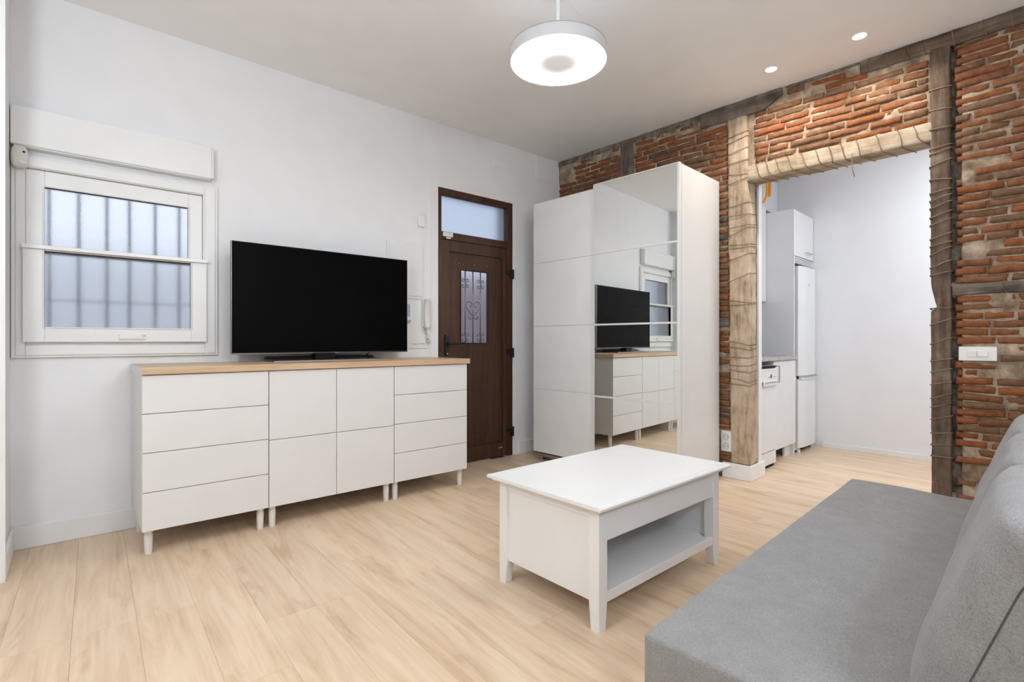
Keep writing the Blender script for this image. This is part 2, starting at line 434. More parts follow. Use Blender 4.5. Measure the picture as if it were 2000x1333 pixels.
# kitchen shell (brick wall frame)
KX, KY = 5.89, 2.28
inb(struct(obj('wall_kitchen_far', bbox(KX, KX+.2, -1.6, KY+.2, 0, HC), 'kplaster'), 'white end wall of the kitchen'))
inb(struct(obj('wall_kitchen_back', bbox(4.0, KX, KY, KY+.15, 0, HC), 'kplaster'), 'white wall behind the kitchen units'))
inb(struct(obj('wall_kitchen_near', bbox(4.27, KX, -1.6, -1.45, 0, HC), 'kplaster'), 'white kitchen wall out of view'))
bm = BM()
box(bm, 4.20, 4.262, 1.585, KY, 0, HC); box(bm, 4.20, 4.262, -1.6, .44, 0, HC); box(bm, 4.20, 4.262, .44, 1.585, 2.33, HC)
inb(struct(obj('wall_kitchen_side', bm, 'kplaster'), 'white plastered kitchen face of the brick wall'))
inb(struct(obj('wall_kitchen_bulkhead', bbox(4.27, KX, 2.03, KY, 2.44, HC), 'kplaster'), 'white boxed duct above the kitchen cabinets'))
baseboard('baseboard_kitchen', [(KX-.014, KX, -1.44, 1.60)], 'trim', True).scale.z = .42
baseboard('baseboard_right', [(4.022, 4.044, 1.572, 1.80), (4.044, 4.30, 1.572, 1.594)], 'trim', True)

# outside the window wall
struct(obj('ground', bbox(-6, 14, YA+.3, 16, -.2, -.02), 'ground'), 'paved ground outside')
struct(obj('wall_street', bbox(-6, 3.2, 7.0, 7.2, -.1, 2.05), 'street'), 'pale wall across the street')
struct(obj('wall_street_far', bbox(3.2, 14, 7.0, 7.2, -.1, 2.25), 'street2'), 'mauve rendered wall across the street')

# ------------------------------------------------------------------ brick wall
wr = link('wall_right', None, None, b2a(4.05, 0, 0), (0, -LEAN, PHI))
struct(wr, 'exposed old brick wall with timber frame')
core = BM()
box(core, .05, .20, 1.60, 3.75, 0, HC+.05); box(core, .05, .20, -1.6, .43, 0, HC+.05); box(core, .05, .20, .43, 1.60, 2.36, HC+.05)
obj('core', core, 'gmortar', wr)

PANELS = [  # y0, y1, z0, z1
    (2.745, 3.495, 2.27, 2.865), (1.745, 2.59, 2.20, 2.87), (1.745, 1.905, .12, 2.20),
    (.512, 1.545, 2.415, 2.915), (-1.5, .392, 1.422, 2.832), (-1.5, .392, .02, 1.35)]
BEAMS = [(1.335, 1.955, 2.80, 2.92), (-1.5, .865, 2.832, 2.92), (1.70, 1.95, 1.185, 1.262)]
PATCH = [(3.28, 3.52, 2.70, 2.92), (.13, .392, .945, 1.062), (.235, .392, 1.585, 1.632), (.10, .215, .87, 1.03), (-.2, .26, .06, .33),
         (.35, .392, .66, .95), (.15, .23, 1.29, 1.35), (.13, .18, .70, .80), (1.745, 1.905, .20, .375), (.32, .392, 2.02, 2.07), (.66, .74, 2.50, 2.54),
         (1.80, 1.905, .95, .985), (.33, .392, .36, .42), (-.3, .02, .50, .62)]
def in_any(y, z, rects, pad=0.0): return any(a-pad < y < c+pad and d-pad < z < e+pad for a, c, d, e in rects)

# mortar sheet
def mortar_x(y, z):
    n = noise.noise(Vector((y*14, z*14, 3.1)))*.006 + noise.noise(Vector((y*45, z*45, 8.1)))*.004
    x = .013 + n
    if in_any(y, z, PATCH, .004): x = .000 + n*.8
    if .372 < y < .418 and z > .16 and not (1.34 < z < 1.43): x = .09
    if z > 2.80 and y > 1.3: x = .002 + n
    return x
st = .0185
bmo = BM(); V = {}
ys = [i*st - 1.55 for i in range(int((3.60+1.55)/st)+1)]; zs = [k*st for k in range(int(HC/st)+2)]
def solid(y, z):
    if .455 < y < 1.60 and z < 2.36: return False
    if 1.92 < y and z < 2.18: return False        # behind the wardrobe
    return True
def mv(i, k):
    if (i, k) not in V: V[(i, k)] = bmo.verts.new((mortar_x(ys[i], zs[k]), ys[i], zs[k]))
    return V[(i, k)]
for i in range(len(ys)-1):
    for k in range(len(zs)-1):
        if solid(ys[i]+st/2, zs[k]+st/2): bmo.faces.new((mv(i, k), mv(i+1, k), mv(i+1, k+1), mv(i, k+1)))
obj('mortar', bmo, 'mortar', wr, smooth=True)

# bricks
BLEN, BHT = .20, .037
def brick_verts(seed):
    rn = random.Random(seed); off = Vector((seed*3.7, seed*1.3, seed*.7))
    l2, h2 = BLEN/2, BHT/2
    us = [-l2, -l2+.003, -l2+.012, -.035, .035, l2-.012, l2-.003, l2]
    vs = [-h2, -h2+.003, -h2+.010, h2-.010, h2-.003, h2]
    du = [0, 1, 2, 3, 3, 2, 1, 0]; dv = [0, 1, 2, 2, 1, 0]
    P = []
    for j, v in enumerate(vs):
        for i, u in enumerate(us):
            d = min(du[i], dv[j])
            x = {0: .032, 1: .013, 2: .0035, 3: .0}[d]
            n = noise.noise(Vector((u*22, v*40, 0)) + off); n2 = noise.noise(Vector((u*9, 0, 5)) + off)
            jx = n*.006 + n2*.002 if d else 0
            uu = u*(1 + .0*n) + noise.noise(Vector((v*60, 2, 1)) + off)*.009*(abs(u)/l2)
            vv = v + n2*.006*(abs(v)/h2) + noise.noise(Vector((u*30, 7, 2)) + off)*.002*(v/h2)
            P.append((x + jx, uu, vv))
    F = []
    nu = len(us)
    for j in range(len(vs)-1):
        for i in range(nu-1): F.append((j*nu+i, j*nu+i+1, (j+1)*nu+i+1, (j+1)*nu+i))
    return P, F
BR = [brick_verts(s) for s in range(1, 19)]
BRM = []
for P_, F_ in BR:
    me = bpy.data.meshes.new('brick'); me.from_pydata(P_, [], [tuple(reversed(f)) for f in F_]); me.materials.append(M['brick'])
    for p in me.polygons: p.use_smooth = True
    BRM.append(me)
bricks = []
rb = random.Random(21)
for pi, (y0, y1, z0, z1) in enumerate(PANELS):
    z = z0
    while z < z1 - .02:
        ch = rb.uniform(.0445, .050)
        if z + ch > z1 + .012: ch = max(.03, z1 - z)
        y = y1 - rb.uniform(0, .012)
        first = True
        while y > y0 + .02:
            ln = rb.choice([.24, .25, .23, .26, .13, .20, .17, .22, .12])*rb.uniform(.93, 1.05)
            if first and rb.random() < .5: ln *= rb.uniform(.5, .9)
            first = False
            if y - ln < y0 + .05: ln = y - y0
            yc, zc = y - ln/2, z + ch/2 + .006*math.sin(y*3.1 + pi) + rb.uniform(-.002, .002)
            y -= ln + rb.uniform(.005, .013)
            if ln < .03: continue
            if in_any(yc, zc, PATCH, .004) or in_any(yc, zc, BEAMS, .012): continue
            if any(a < yc + ln*.3 and yc - ln*.3 < c and d < zc < e for a, c, d, e in BEAMS): continue
            if rb.random() < .012: continue
            bricks.append((yc, zc, ln, ch - rb.uniform(.0005, .0055), rb.uniform(-.012, .004), rb.uniform(-.03, .03), rb.randrange(len(BRM)), rb.uniform(-.05, .05)))
        z += ch
seen = lambda b_: b_[0] + b_[2]/2 > .095 and not (b_[1] < .30 and b_[0] < .30) and not (b_[0] > 1.91 and b_[1] < 2.22)
near = [b_ for b_ in bricks if seen(b_)]
near.sort(key=lambda t: -t[2]*t[3]/(t[0] + 3.6)**2)
indiv, rest = near[:300], near[300:] + [b_ for b_ in bricks if not seen(b_)]
for (yc, zc, ln, hh, pr, rx, k, rz) in indiv:
    o = link('brick', BRM[k].copy(), wr, (pr, yc, zc), (rx, 0, rz)); o.scale = (1, ln/BLEN, hh/BHT)
P2, F2 = [], []
for (yc, zc, ln, hh, pr, rx, k, rz) in rest:
    mtx = Matrix.Translation((pr, yc, zc)) @ Matrix.Rotation(rx, 4, 'X'); base = len(P2)
    for p in BR[k][0]: P2.append(mtx @ Vector((p[0], p[1]*ln/BLEN, p[2]*hh/BHT)))
    for f in BR[k][1]: F2.append(tuple(base + i for i in reversed(f)))
me = bpy.data.meshes.new('bricks'); me.from_pydata(P2, [], F2); me.materials.append(M['brick_far'])
for p in me.polygons: p.use_smooth = True
o = link('bricks', me, wr); o['kind'] = 'stuff'
print('BRICKS', len(indiv), len(rest), len(near))

def rough(x0, x1, y0, y1, z0, z1, mat, name, label=None, step=.03, amp=.006, seed=0, fn=None):
    def cnt(a, c): return max(2, int(round((c-a)/step)))
    so = Vector((seed*5.1, seed*2.3, seed*9.7))
    c = Vector(((x0+x1)/2, (y0+y1)/2, (z0+z1)/2)); hx, hy, hz = (x1-x0)/2, (y1-y0)/2, (z1-z0)/2
    rr = .010
    def f(p):
        # rounded arrises
        q = p - c
        inn = Vector((max(-hx+rr, min(hx-rr, q.x)), max(-hy+rr, min(hy-rr, q.y)), max(-hz+rr, min(hz-rr, q.z))))
        d = q - inn
        if d.length > 1e-9: q = inn + d.normalized()*min(d.length, rr)
        p2 = q + c
        v = Vector((noise.noise(p2*7 + so), noise.noise(p2*7 + so + Vector((9, 0, 0))), noise.noise(p2*7 + so + Vector((0, 9, 0)))))
        v2 = Vector((noise.noise(p2*28 + so), noise.noise(p2*28 + so + Vector((9, 0, 0))), 0))
        p2 = p2 + v*amp + v2*amp*.5
        return fn(p2) if fn else p2
    def ax(a, b_):
        n = cnt(a, b_); L_ = lin(a, b_, n); return [L_[0], L_[0]+rr] + [t for t in L_[1:-1] if t > a+rr*1.3 and t < b_-rr*1.3] + [L_[-1]-rr, L_[-1]]
    return obj(name, grid_box(ax(x0, x1), ax(y0, y1), ax(z0, z1), f), mat, wr, smooth=True, auto=50, label=label)
def notch(p):
    if 1.288 < p.z < 1.42 and p.y > .47:
        t = (1.42 - p.z)/.132; p = Vector((p.x, p.y - .03*t*(1 if p.y > .485 else .5), p.z))
    return p
post_l = rough(-.012, .15, 1.588, 1.735, .118, 2.81, 'tan_v', 'timber_post', 'pale tan timber post bound with cord', seed=1)
post_r = rough(-.010, .15, .408, .502, 0, 2.85, 'brn_v', 'timber_post', 'dark brown timber post bound with cord', seed=2, amp=.004, fn=notch)
post_s = rough(-.006, .10, 2.60, 2.732, 2.25, 2.90, 'gry_v', 'timber_post', 'short grey timber post above the wardrobe', seed=3)
lint = rough(-.010, .17, .485, 1.60, 2.298, 2.412, 'tan_h', 'timber_lintel', 'pale timber lintel over the kitchen opening', seed=4)
def cham(p):
    if p.y < 1.46: p = Vector((p.x, p.y, max(p.z, 2.80 + (1.46-p.y)*.55 if p.z < 2.87 else p.z)))
    return p
corb = rough(-.020, .10, 1.335, 1.955, 2.80, 2.918, 'gry_h', 'timber_corbel', 'grey timber corbel under the ceiling', seed=5, fn=cham)
topb = rough(-.010, .10, -1.5, .862, 2.834, 2.922, 'brn_h', 'timber_beam', 'brown timber beam under the ceiling', seed=6)
ledb = rough(-.008, .10, -1.5, .400, 1.352, 1.416, 'gry_h', 'timber_beam', 'thin grey timber beam set level in the bricks', seed=7, amp=.005)
rough(-.004, .06, 1.955, 3.56, 2.868, 2.922, plain('x', (.2,.2,.2)) if False else M['gmortar'], 'mortar_band', 'grey mortar band under the ceiling', seed=8, amp=.009, step=.035)
rough(-.002, .06, .865, 1.335, 2.905, 2.924, M['gmortar'], 'mortar_band', seed=9, amp=.006, step=.03)
rough(-.004, .06, 1.742, 1.92, 1.19, 1.258, 'gry_h', 'timber_beam', seed=10, step=.03)

# cord bindings, each turn a piece of its post
def turn(parent, pts, r=.0042):
    bm = BM(); P = []
    for a, c in zip(pts, pts[1:]):
        a, c = Vector(a), Vector(c); n = max(1, int((c-a).length/.03))
        for i in range(n): P.append(a.lerp(c, i/n) + Vector((noise.noise(a*9+Vector((i*1.7, 0, 0)))*.003, 0, noise.noise(c*7+Vector((0, i*1.3, 0)))*.005)))
    P.append(Vector(pts[-1])); tube(bm, P, r, 5)
    return obj('cord_turn', bm, 'rope', parent, smooth=True)
rc = random.Random(5)
for z, s in ((2.66, .02), (2.615, .03), (2.53, .03), (2.455, .01), (2.375, -.02), (2.30, .03), (2.12, .02), (2.05, .0), (1.96, .01), (1.90, .05), (1.825, -.005), (1.80, .0), (1.71, .04), (1.545, .05), (1.40, -.03), (1.36, .0), (1.075, -.03), (1.03, -.02), (.955, -.005), (.89, .0), (.855, -.02), (.79, -.03), (.745, -.01)):
    turn(post_l, [(.05, 1.742, z), (-.013, 1.738, z), (-.019, 1.69, z+s*.2), (-.019, 1.62, z+s*.7), (-.013, 1.585, z+s), (.04, 1.5815, z+s+.008), (.13, 1.583, z+s+.012)], .0026)
zz = 2.52
for z, s in ((2.60, .0), (2.475, -.005), (2.36, .0), (2.245, .012), (2.215, .02), (2.14, .03), (2.06, -.01), (1.975, .02), (1.93, .03), (1.885, .035), (1.83, .03), (1.785, .03), (1.70, .03), (1.655, .02), (1.60, .045), (1.525, .04), (1.48, .02), (1.28, .0), (1.18, .035), (1.06, .04), (.955, .02), (.89, .022), (.815, .02), (.73, .035), (.675, .03), (.60, .03), (.515, .012), (.445, .01), (.375, .0)):
    turn(post_r, [(.12, .505, z-.01), (.03, .506, z-.004), (-.011, .5045, z), (-.0145, .48, z+s*.2), (-.0145, .43, z+s*.8), (-.011, .405, z+s), (.04, .403, z+s)], .0034)
for y, s in ((1.50, .02), (1.43, .03), (1.36, .03), (1.28, .025), (1.19, .02), (1.10, .02), (1.02, .0), (.95, .01), (.86, .0), (.75, .01), (.64, .0), (.56, .03)):
    turn(lint, [(.02, y+.03, 2.418), (-.014, y+.025, 2.415), (-.018, y+.01, 2.38), (-.018, y, 2.33), (-.013, y-s, 2.296), (.05, y-s-.02, 2.290), (.16, y-s-.05, 2.290)], .0028)
turn(lint, [(-.018, .905, 2.33), (-.022, .905, 2.27), (-.03, .90, 2.22), (-.035, .888, 2.165)], .003)
for y in (.80, .71, .60, .52, .39, .25, .14, .05):
    turn(topb, [(-.012, y+.01, 2.918), (-.017, y+.005, 2.88), (-.012, y, 2.833), (.05, y, 2.829)], .003)
turn(corb, [(-.022, 1.52, 2.915), (-.028, 1.515, 2.86), (-.020, 1.50, 2.80), (.05, 1.49, 2.795)], .003)
turn(ledb, [(-.01, .185, 1.418), (-.016, .182, 1.385), (-.012, .165, 1.352)], .003)

# wall fittings on the brick wall (in the wall's own frame)
def on_wall(name, label, cat, y, z):
    p = Matrix.Rotation(PHI, 4, 'Z') @ Matrix.Translation((4.05, 0, 0)) @ Matrix.Rotation(-LEAN, 4, 'Y') @ Vector((0, y, z))
    o = thing(name, label, cat, p); o.rotation_euler = (0, -LEAN, PHI); return o
t = on_wall('light_switch', 'white double light switch on the brick wall above the sofa', 'light switch', .29, 1.006)
obj('plate', bbox(-.016, .02, -.083, .083, -.041, .041, .003), 'plastic', t)
for sy in (-1, 1):
    obj('rocker', bbox(-.023, -.012, sy*.024-.0215, sy*.024+.0215, -.018, .018, .002), 'plastic', t).rotation_euler = (0, R(-3*sy), 0)
t = on_wall('power_socket', 'white double power socket between wardrobe and timber post', 'power socket', 1.772, .285)
obj('plate', bbox(-.014, .02, -.040, .040, -.080, .080, .003), 'plastic', t)
for s in (-1, 1):
    bm = BM(); lathe(bm, [(.0, -.002), (.019, -.002), (.020, .0015), (.0225, .0015), (.0235, -.002)], 20)
    bmesh.ops.rotate(bm, verts=bm.verts[:], cent=(0, 0, 0), matrix=Matrix.Rotation(R(-90), 3, 'Y'))
    bmesh.ops.translate(bm, verts=bm.verts[:], vec=(-.0155, 0, s*.036))
    so = obj('socket_well', bm, 'grey_plastic', t, smooth=True, auto=40)
    bm = BM()
    for d in (-.009, .009): box(bm, -.0150, -.0125, d-.0028, d+.0028, s*.036-.003, s*.036+.003)
    obj('contact_hole', bm, 'dark', so)

# ------------------------------------------------------------------ window
win = struct(link('window_1', None, None, (.22, YA, 1.5)), 'white sliding sash window with rippled glass')
def W(name, x0, x1, y0, y1, z0, z1, mat='upvc', bev=.003, parent=None, label=None):
    return obj(name, bbox(x0-.22, x1-.22, y0-YA, y1-YA, z0-1.5, z1-1.5, bev), mat, parent or win, label=label)
def Wframe(name, x0, x1, z0, z1, wl, wr_, wb, wt, y0, y1, mat='upvc', bev=.003):
    bm = BM()
    for (a, c, d, e) in ((x0, x0+wl, z0, z1), (x1-wr_, x1, z0, z1), (x0+wl, x1-wr_, z0, z0+wb), (x0+wl, x1-wr_, z1-wt, z1)):
        b2 = bbox(a-.22, c-.22, y0-YA, y1-YA, d-1.5, e-1.5, bev, 1); me = bpy.data.meshes.new('t'); b2.to_mesh(me); b2.free(); bm.from_mesh(me); bpy.data.meshes.remove(me)
    return obj(name, bm, mat, win)
Wframe('casing', -.232, .702, .992, 2.052, .054, .080, .09, .068, 3.655, 3.70)
Wframe('casing', -.215, .688, 1.004, 2.04, .037, .058, .055, .052, 3.647, 3.66)
Wframe('upper_sash', -.178, .621, 1.545, 1.982, .073, .074, .03, .086, 3.672, 3.72)
Wframe('glazing_bead', -.112, .553, 1.56, 1.904, .008, .008, .01, .008, 3.666, 3.70)
W('pane', -.108, .55, 3.690, 3.696, 1.57, 1.90, 'frost', 0, label='bright upper pane of rippled glass')
Wframe('lower_sash', -.188, .637, 1.074, 1.572, .084, .085, .079, .02, 3.622, 3.672)
Wframe('glazing_bead', -.112, .561, 1.146, 1.56, .008, .008, .008, .006, 3.617, 3.66)
W('pane', -.108, .557, 3.642, 3.648, 1.15, 1.556, 'frost', 0, label='lower pane of rippled glass')
W('sash_rail', -.192, .641, 3.604, 3.66, 1.558, 1.579, label='slim white meeting rail')
W('gasket', -.105, .553, 3.640, 3.668, 1.550, 1.5575, 'dark', 0)
g = W('grip', .205, .33, 3.612, 3.625, 1.088, 1.122, 'upvc', .006)
W('latch', .312, .325, 3.606, 3.614, 1.108, 1.118, 'chrome', .002, parent=win)
W('sill', -.178, .622, 3.675, 3.91, 1.03, 1.06, 'upvc', .002)
t = thing('shutter_box', 'long white roller shutter box above the window', 'shutter box', (.22, YA, 2.083))
obj('housing', bbox(-.452, .443, -.066, 0, 0, .20, .006), 'upvc', t)
obj('end_cap', bbox(.443, .452, -.063, 0, .004, .196, .003), 'upvc', t)
obj('bottom_lid', bbox(-.44, .43, -.056, -.01, -.006, .0, .002), 'upvc', t)
t = thing('window_grille', 'grey iron security bars outside the frosted window', 'security bars', (.22, YA+.17, 1.03))
for i, x in enumerate((-.087, .034, .155, .257, .379, .499)):
    bm = BM(); xw = x*(YA+.17)/YA - .22; tube(bm, [(xw, 0, 0), (xw, 0, .5), (xw, 0, .955)], .008, 8); obj('bar', bm, 'bar', t, smooth=True)
for z in (.28,): obj('crossbar', bbox(-.395, .40, .012, .018, z-.003, z+.003), 'bar', t)
# motion sensor in the corner
t = thing('motion_sensor', 'white oval motion sensor with black lens in the window corner', 'motion sensor', (-.197, 3.625, 2.022))
def pir(p):
    d = Vector((p.x/.034, p.y/.028, p.z/.058)); q = (abs(d.x)**3 + abs(d.y)**3 + abs(d.z)**3)**(1/3)
    return Vector((p.x, p.y, p.z))/max(q, 1e-6)
obj('housing', grid_box(lin(-.034, .034, 8), lin(-.028, .028, 8), lin(-.058, .058, 10), pir), 'cream', t, smooth=True)
bm = BM(); bmesh.ops.create_uvsphere(bm, u_segments=16, v_segments=10, radius=.018); bmesh.ops.scale(bm, vec=(1, .6, .75), verts=bm.verts[:]); bmesh.ops.translate(bm, vec=(.008, -.022, -.030), verts=bm.verts[:])
obj('lens_dome', bm, 'plastic', t, smooth=True)
bm = BM(); bmesh.ops.create_uvsphere(bm, u_segments=12, v_segments=8, radius=.0065); bmesh.ops.translate(bm, vec=(.016, -.023, .022), verts=bm.verts[:])
obj('camera_eye', bm, 'black', t, smooth=True)
obj('bracket', bbox(-.032, -.01, .01, .058, -.03, .03, .004), 'cream', t)

# ------------------------------------------------------------------ entrance door
door = struct(link('door_1', None, None, (2.757, YA, 0)), 'dark brown entrance door with glazed transom and iron scrolls')
DX = 2.757
def D(name, x0, x1, y0, y1, z0, z1, mat='doorwood', bev=.002, parent=None, label=None):
    return obj(name, bbox(x0-DX, x1-DX, y0, y1, z0, z1, bev), mat, parent or door, label=label)
D('frame_jamb', 2.343, 2.378, -.004, .06, 0, 2.381); D('frame_jamb', 3.112, 3.171, -.004, .06, 0, 2.381)
D('frame_head', 2.378, 3.112, -.004, .06, 2.328, 2.381); D('transom_bar', 2.378, 3.112, -.002, .06, 1.950, 2.014)
D('transom_pane', 2.376, 3.114, .028, .034, 2.012, 2.330, 'frost2', 0, label='frosted transom pane')
leaf = D('door_leaf', 2.382, 2.464, .004, .05, .008, 1.948)
D('rail', 2.464, 3.062, .004, .05, 1.851, 1.948); D('rail', 2.464, 3.062, .004, .05, .008, .136); D('stile', 3.062, 3.112, .004, .05, .008, 1.948)
bm = BM()
for (a, c, d, e) in ((2.464, 2.589, .136, 1.851), (2.895, 3.062, .136, 1.851), (2.589, 2.895, .136, 1.062), (2.589, 2.895, 1.704, 1.851)):
    box(bm, a-DX, c-DX, .020, .045, d, e)
obj('door_panel', bm, 'doorwood', door)
D('door_pane', 2.587, 2.897, .040, .045, 1.060, 1.706, 'frost3', 0, label='rippled glass light behind iron scrolls')
for x in (2.586, 2.892): D('glazing_bead', x, x+.006, .012, .044, 1.058, 1.708, 'black', .001)
for z in (1.058, 1.702): D('glazing_bead', 2.592, 2.892, .012, .044, z, z+.006, 'black', .001)
for x in (2.646, 2.731, 2.815):
    bm = BM(); tube(bm, [(x-DX, .030, 1.064), (x-DX, .030, 1.38), (x-DX, .030, 1.702)], .0055, 8); obj('grille_bar', bm, 'iron', door, smooth=True)
def curl(cx, cz, r0, a0, turns, sgn, n=16):
    return [(cx + (r0*(1-.75*i/n))*math.cos(a0+sgn*2*math.pi*turns*i/n), .026, cz + (r0*(1-.75*i/n))*math.sin(a0+sgn*2*math.pi*turns*i/n)) for i in range(n+1)]
def c_scroll(x, z, h, w, s):
    top = curl(x + s*w*.35, z + h*.27, w*.42, R(90) if s > 0 else R(90), .95, -s)
    top = curl(x + s*w*.45, z + h*.26, w*.45, R(180) if s > 0 else 0, 1.05, -s)
    bot = curl(x + s*w*.45, z - h*.26, w*.45, R(180) if s > 0 else 0, 1.05, s)
    return top[::-1] + bot
for zc in (1.592, 1.112):
    for xb, s in ((2.640, -1), (2.652, 1), (2.809, -1), (2.821, 1)):
        bm = BM(); tube(bm, [(p[0]-DX, p[1], p[2]) for p in c_scroll(xb, zc, .085, .042, s)], .0038, 6); obj('scroll', bm, 'iron', door, smooth=True)
HEART = [(-55, 648), (-38, 662), (-16, 645), (-20, 612), (-52, 590), (-85, 600), (-102, 635), (-92, 685), (-52, 738), (-8, 795), (-16, 828), (-46, 841), (-70, 826), (-64, 806), (-46, 808)]
for s in (-1, 1):
    pts = [Vector((2.731 - DX - s*px_*.00077, .026, 1.704 - (510 + py_/7.41 - 529)*.004535)) for px_, py_ in HEART]
    P3 = []
    for k in range(len(pts)-1):                     # smooth the hand-bent bar
        p0, p1, p2, p3 = pts[max(k-1, 0)], pts[k], pts[k+1], pts[min(k+2, len(pts)-1)]
        for q in range(4):
            u = q/4; P3.append(.5*((2*p1) + (p2-p0)*u + (2*p0-5*p1+4*p2-p3)*u*u + (3*p1-p0-3*p2+p3)*u**3))
    P3.append(pts[-1]); bm = BM(); tube(bm, P3, .0042, 6); obj('heart_scroll', bm, 'iron', door, smooth=True)
for z in (1.722, .982, .24):
    h = D('hinge', 3.098, 3.150, -.026, -.002, z-.016, z+.026, 'black', .004)
    D('hinge_leaf', 3.140, 3.178, -.022, -.001, z-.055, z+.03, 'black', .003, parent=door)
    bm = BM(); tube(bm, [(3.160-DX, -.024, z-.055), (3.160-DX, -.024, z+.032)], .010, 10); obj('hinge_barrel', bm, 'black', door, smooth=True)
D('handle_plate', 2.414, 2.446, -.010, .006, .955, 1.135, 'black', .004)
bm = BM(); tube(bm, [(2.43-DX, -.004, 1.058), (2.43-DX, -.045, 1.058), (2.445-DX, -.052, 1.058), (2.52-DX, -.052, 1.060), (2.572-DX, -.050, 1.062)], [.010, .010, .010, .009, .008], 10)
obj('handle_lever', bm, 'black', door, smooth=True)
bm = BM(); tube(bm, [(2.43-DX, -.012, .97), (2.43-DX, -.018, .97)], .008, 12); obj('lock_cylinder', bm, 'steel', door, smooth=True)
for x in (2.575, 2.735, 2.88): 
    bm = BM(); tube(bm, [(x-DX, .021, 1.762), (x-DX, .017, 1.762)], .0035, 8); obj('screw_cap', bm, 'steel', door)
D('maker_plate', 3.005, 3.052, .001, .006, .082, .096, 'steel', .001)
t = thing('door_contact', 'small cream alarm contact at the top corner of the brown door', 'alarm sensor', (2.44, YA-.004, 1.985))
obj('housing', bbox(-.052, .045, -.018, 0, -.016, .022, .004), 'cream', t); obj('magnet', bbox(-.02, .022, -.02, 0, -.034, -.019, .003), 'cream', t)
# white casing around the door
bm = BM(); box(bm, 2.267, 2.342, YA-.006, YA+.002, 0, 2.455); box(bm, 3.172, 3.246, YA-.006, YA+.002, 0, 2.455); box(bm, 2.342, 3.172, YA-.006, YA+.002, 2.382, 2.455)
struct(obj('trim_1', bm, 'trim'), 'white casing around the entrance door')

# things on the window wall near the door
t = thing('fuse_box', 'flush white fuse box cover on the wall beside the door', 'fuse box', (2.035, YA, 1.65))
obj('surround', bbox(-.165, .165, -.010, 0, -.228, .228, .003), 'plastic', t)
obj('cover', bbox(-.150, .152, -.018, -.009, -.205, .205, .003), 'plastic', t)
t = thing('wall_cover_plate', 'large flat white plate below the fuse box', 'cover plate', (2.08, YA, 1.22))
obj('plate', bbox(-.19, .155, -.008, 0, -.20, .195, .002), 'plastic', t)
obj('slot_row', bbox(.02, .07, -.0095, -.007, -.168, -.162), 'grey_plastic', t); obj('slot_row', bbox(.082, .13, -.0095, -.007, -.166, -.160), 'grey_plastic', t)
t = thing('wall_controller', 'small wall controller with blue display half behind the television', 'wall controller', (2.013, YA-.009, 1.32))
obj('housing', bbox(-.045, .055, -.022, 0, -.075, .075, .004), 'plastic', t); obj('display', bbox(-.035, .048, -.024, -.021, -.045, .055), 'glassy_screen', t); obj('base_strip', bbox(-.045, .055, -.026, -.002, -.088, -.072, .002), 'grey_plastic', t)
t = thing('intercom_phone', 'cream intercom handset hanging beside the door', 'intercom', (2.222, YA, 1.30))
obj('base', bbox(-.044, .042, -.030, 0, -.105, .122, .008), 'cream', t)
def hs(p):
    k = abs(p.z)/.118; return Vector((p.x*(1-.12*k*k), p.y - .016*k*k*k, p.z))
obj('handset', grid_box(lin(-.040, -.004, 4), lin(-.058, -.030, 3), lin(-.112, .120, 12), hs), 'cream', t, smooth=True, auto=50)
bm = BM(); pts = [(-.012+.012*math.cos(i*1.3)+.03*math.sin(math.pi*i/36), -.018+.008*math.sin(i*1.3), -.105-.13*math.sin(math.pi*i/36)) for i in range(37)]
tube(bm, pts, .0045, 6); obj('coiled_cord', bm, 'cream', t, smooth=True)
t = thing('alarm_sensor', 'small white box sensor above the fuse box', 'alarm sensor', (2.178, YA, 2.066))
obj('housing', bbox(-.032, .032, -.022, 0, -.05, .05, .006), 'plastic', t); obj('grille', bbox(-.024, .024, -.025, -.021, -.042, -.005, .002), 'plastic', t)
t = thing('junction_cover', 'small square white cover high on the wall over the door', 'cover plate', (2.975, YA, 2.745))
obj('plate', bbox(-.06, .06, -.006, 0, -.055, .055, .002), 'plaster', t); obj('rim', bbox(-.05, .05, -.008, -.005, -.045, .045, .002), 'plaster', t)
t = thing('access_hatch', 'flush white access hatch in the top corner next to the bricks', 'cover plate', (3.60, YA, 2.80))
obj('frame', bbox(-.14, .13, -.005, 0, -.13, .10, .002), 'plaster', t); obj('lid', bbox(-.125, .12, -.009, -.004, -.115, .09, .002), 'plaster', t)

# ------------------------------------------------------------------ sideboard: three cabinets, one worktop
CY = 3.12; ZB, ZT = .126, .912
def cabinet(x0, x1, label, kind, cat='drawer cabinet'):
    t = thing('cabinet', label, cat, ((x0+x1)/2, CY, 0)); w = (x1-x0)/2
    depth = YA - .02 - CY
    obj('carcass', bbox(-w+.0005, w-.0005, .019, depth, ZB+.001, ZT, .001, 1), 'white', t)
    g = .0016
    if kind == 'drawers':
        zs_ = [ZB, .321, .519, .715, ZT-.003]
        for a, c in zip(zs_, zs_[1:]): obj('drawer_front', bbox(-w+g, w-g, 0, .0185, a+g, c-g, .0012, 1), 'white', t)
    else:
        zs_ = [ZB, .512, ZT-.003]
        for a, c in zip(zs_, zs_[1:]):
            for s in (-1, 1): obj('door', bbox(*(sorted((s*g, s*(w-g)))), 0, .0185, a+g, c-g, .0012, 1), 'white', t)
    for sx in (-1, 1):
        for y in (.055, depth-.07):
            bm = BM(); lathe(bm, [(0, 0), (.015, 0), (.017, .004), (.0195, .094), (.0195, .10), (.016, .101), (.016, .108), (.021, .109), (.021, ZB+.002), (0, ZB+.002)], 20, sx*(w-.032), y)
            obj('leg', bm, 'leg_white', t, smooth=True, auto=40)
    return t
XD = [.267, .857, 1.646, 2.246]
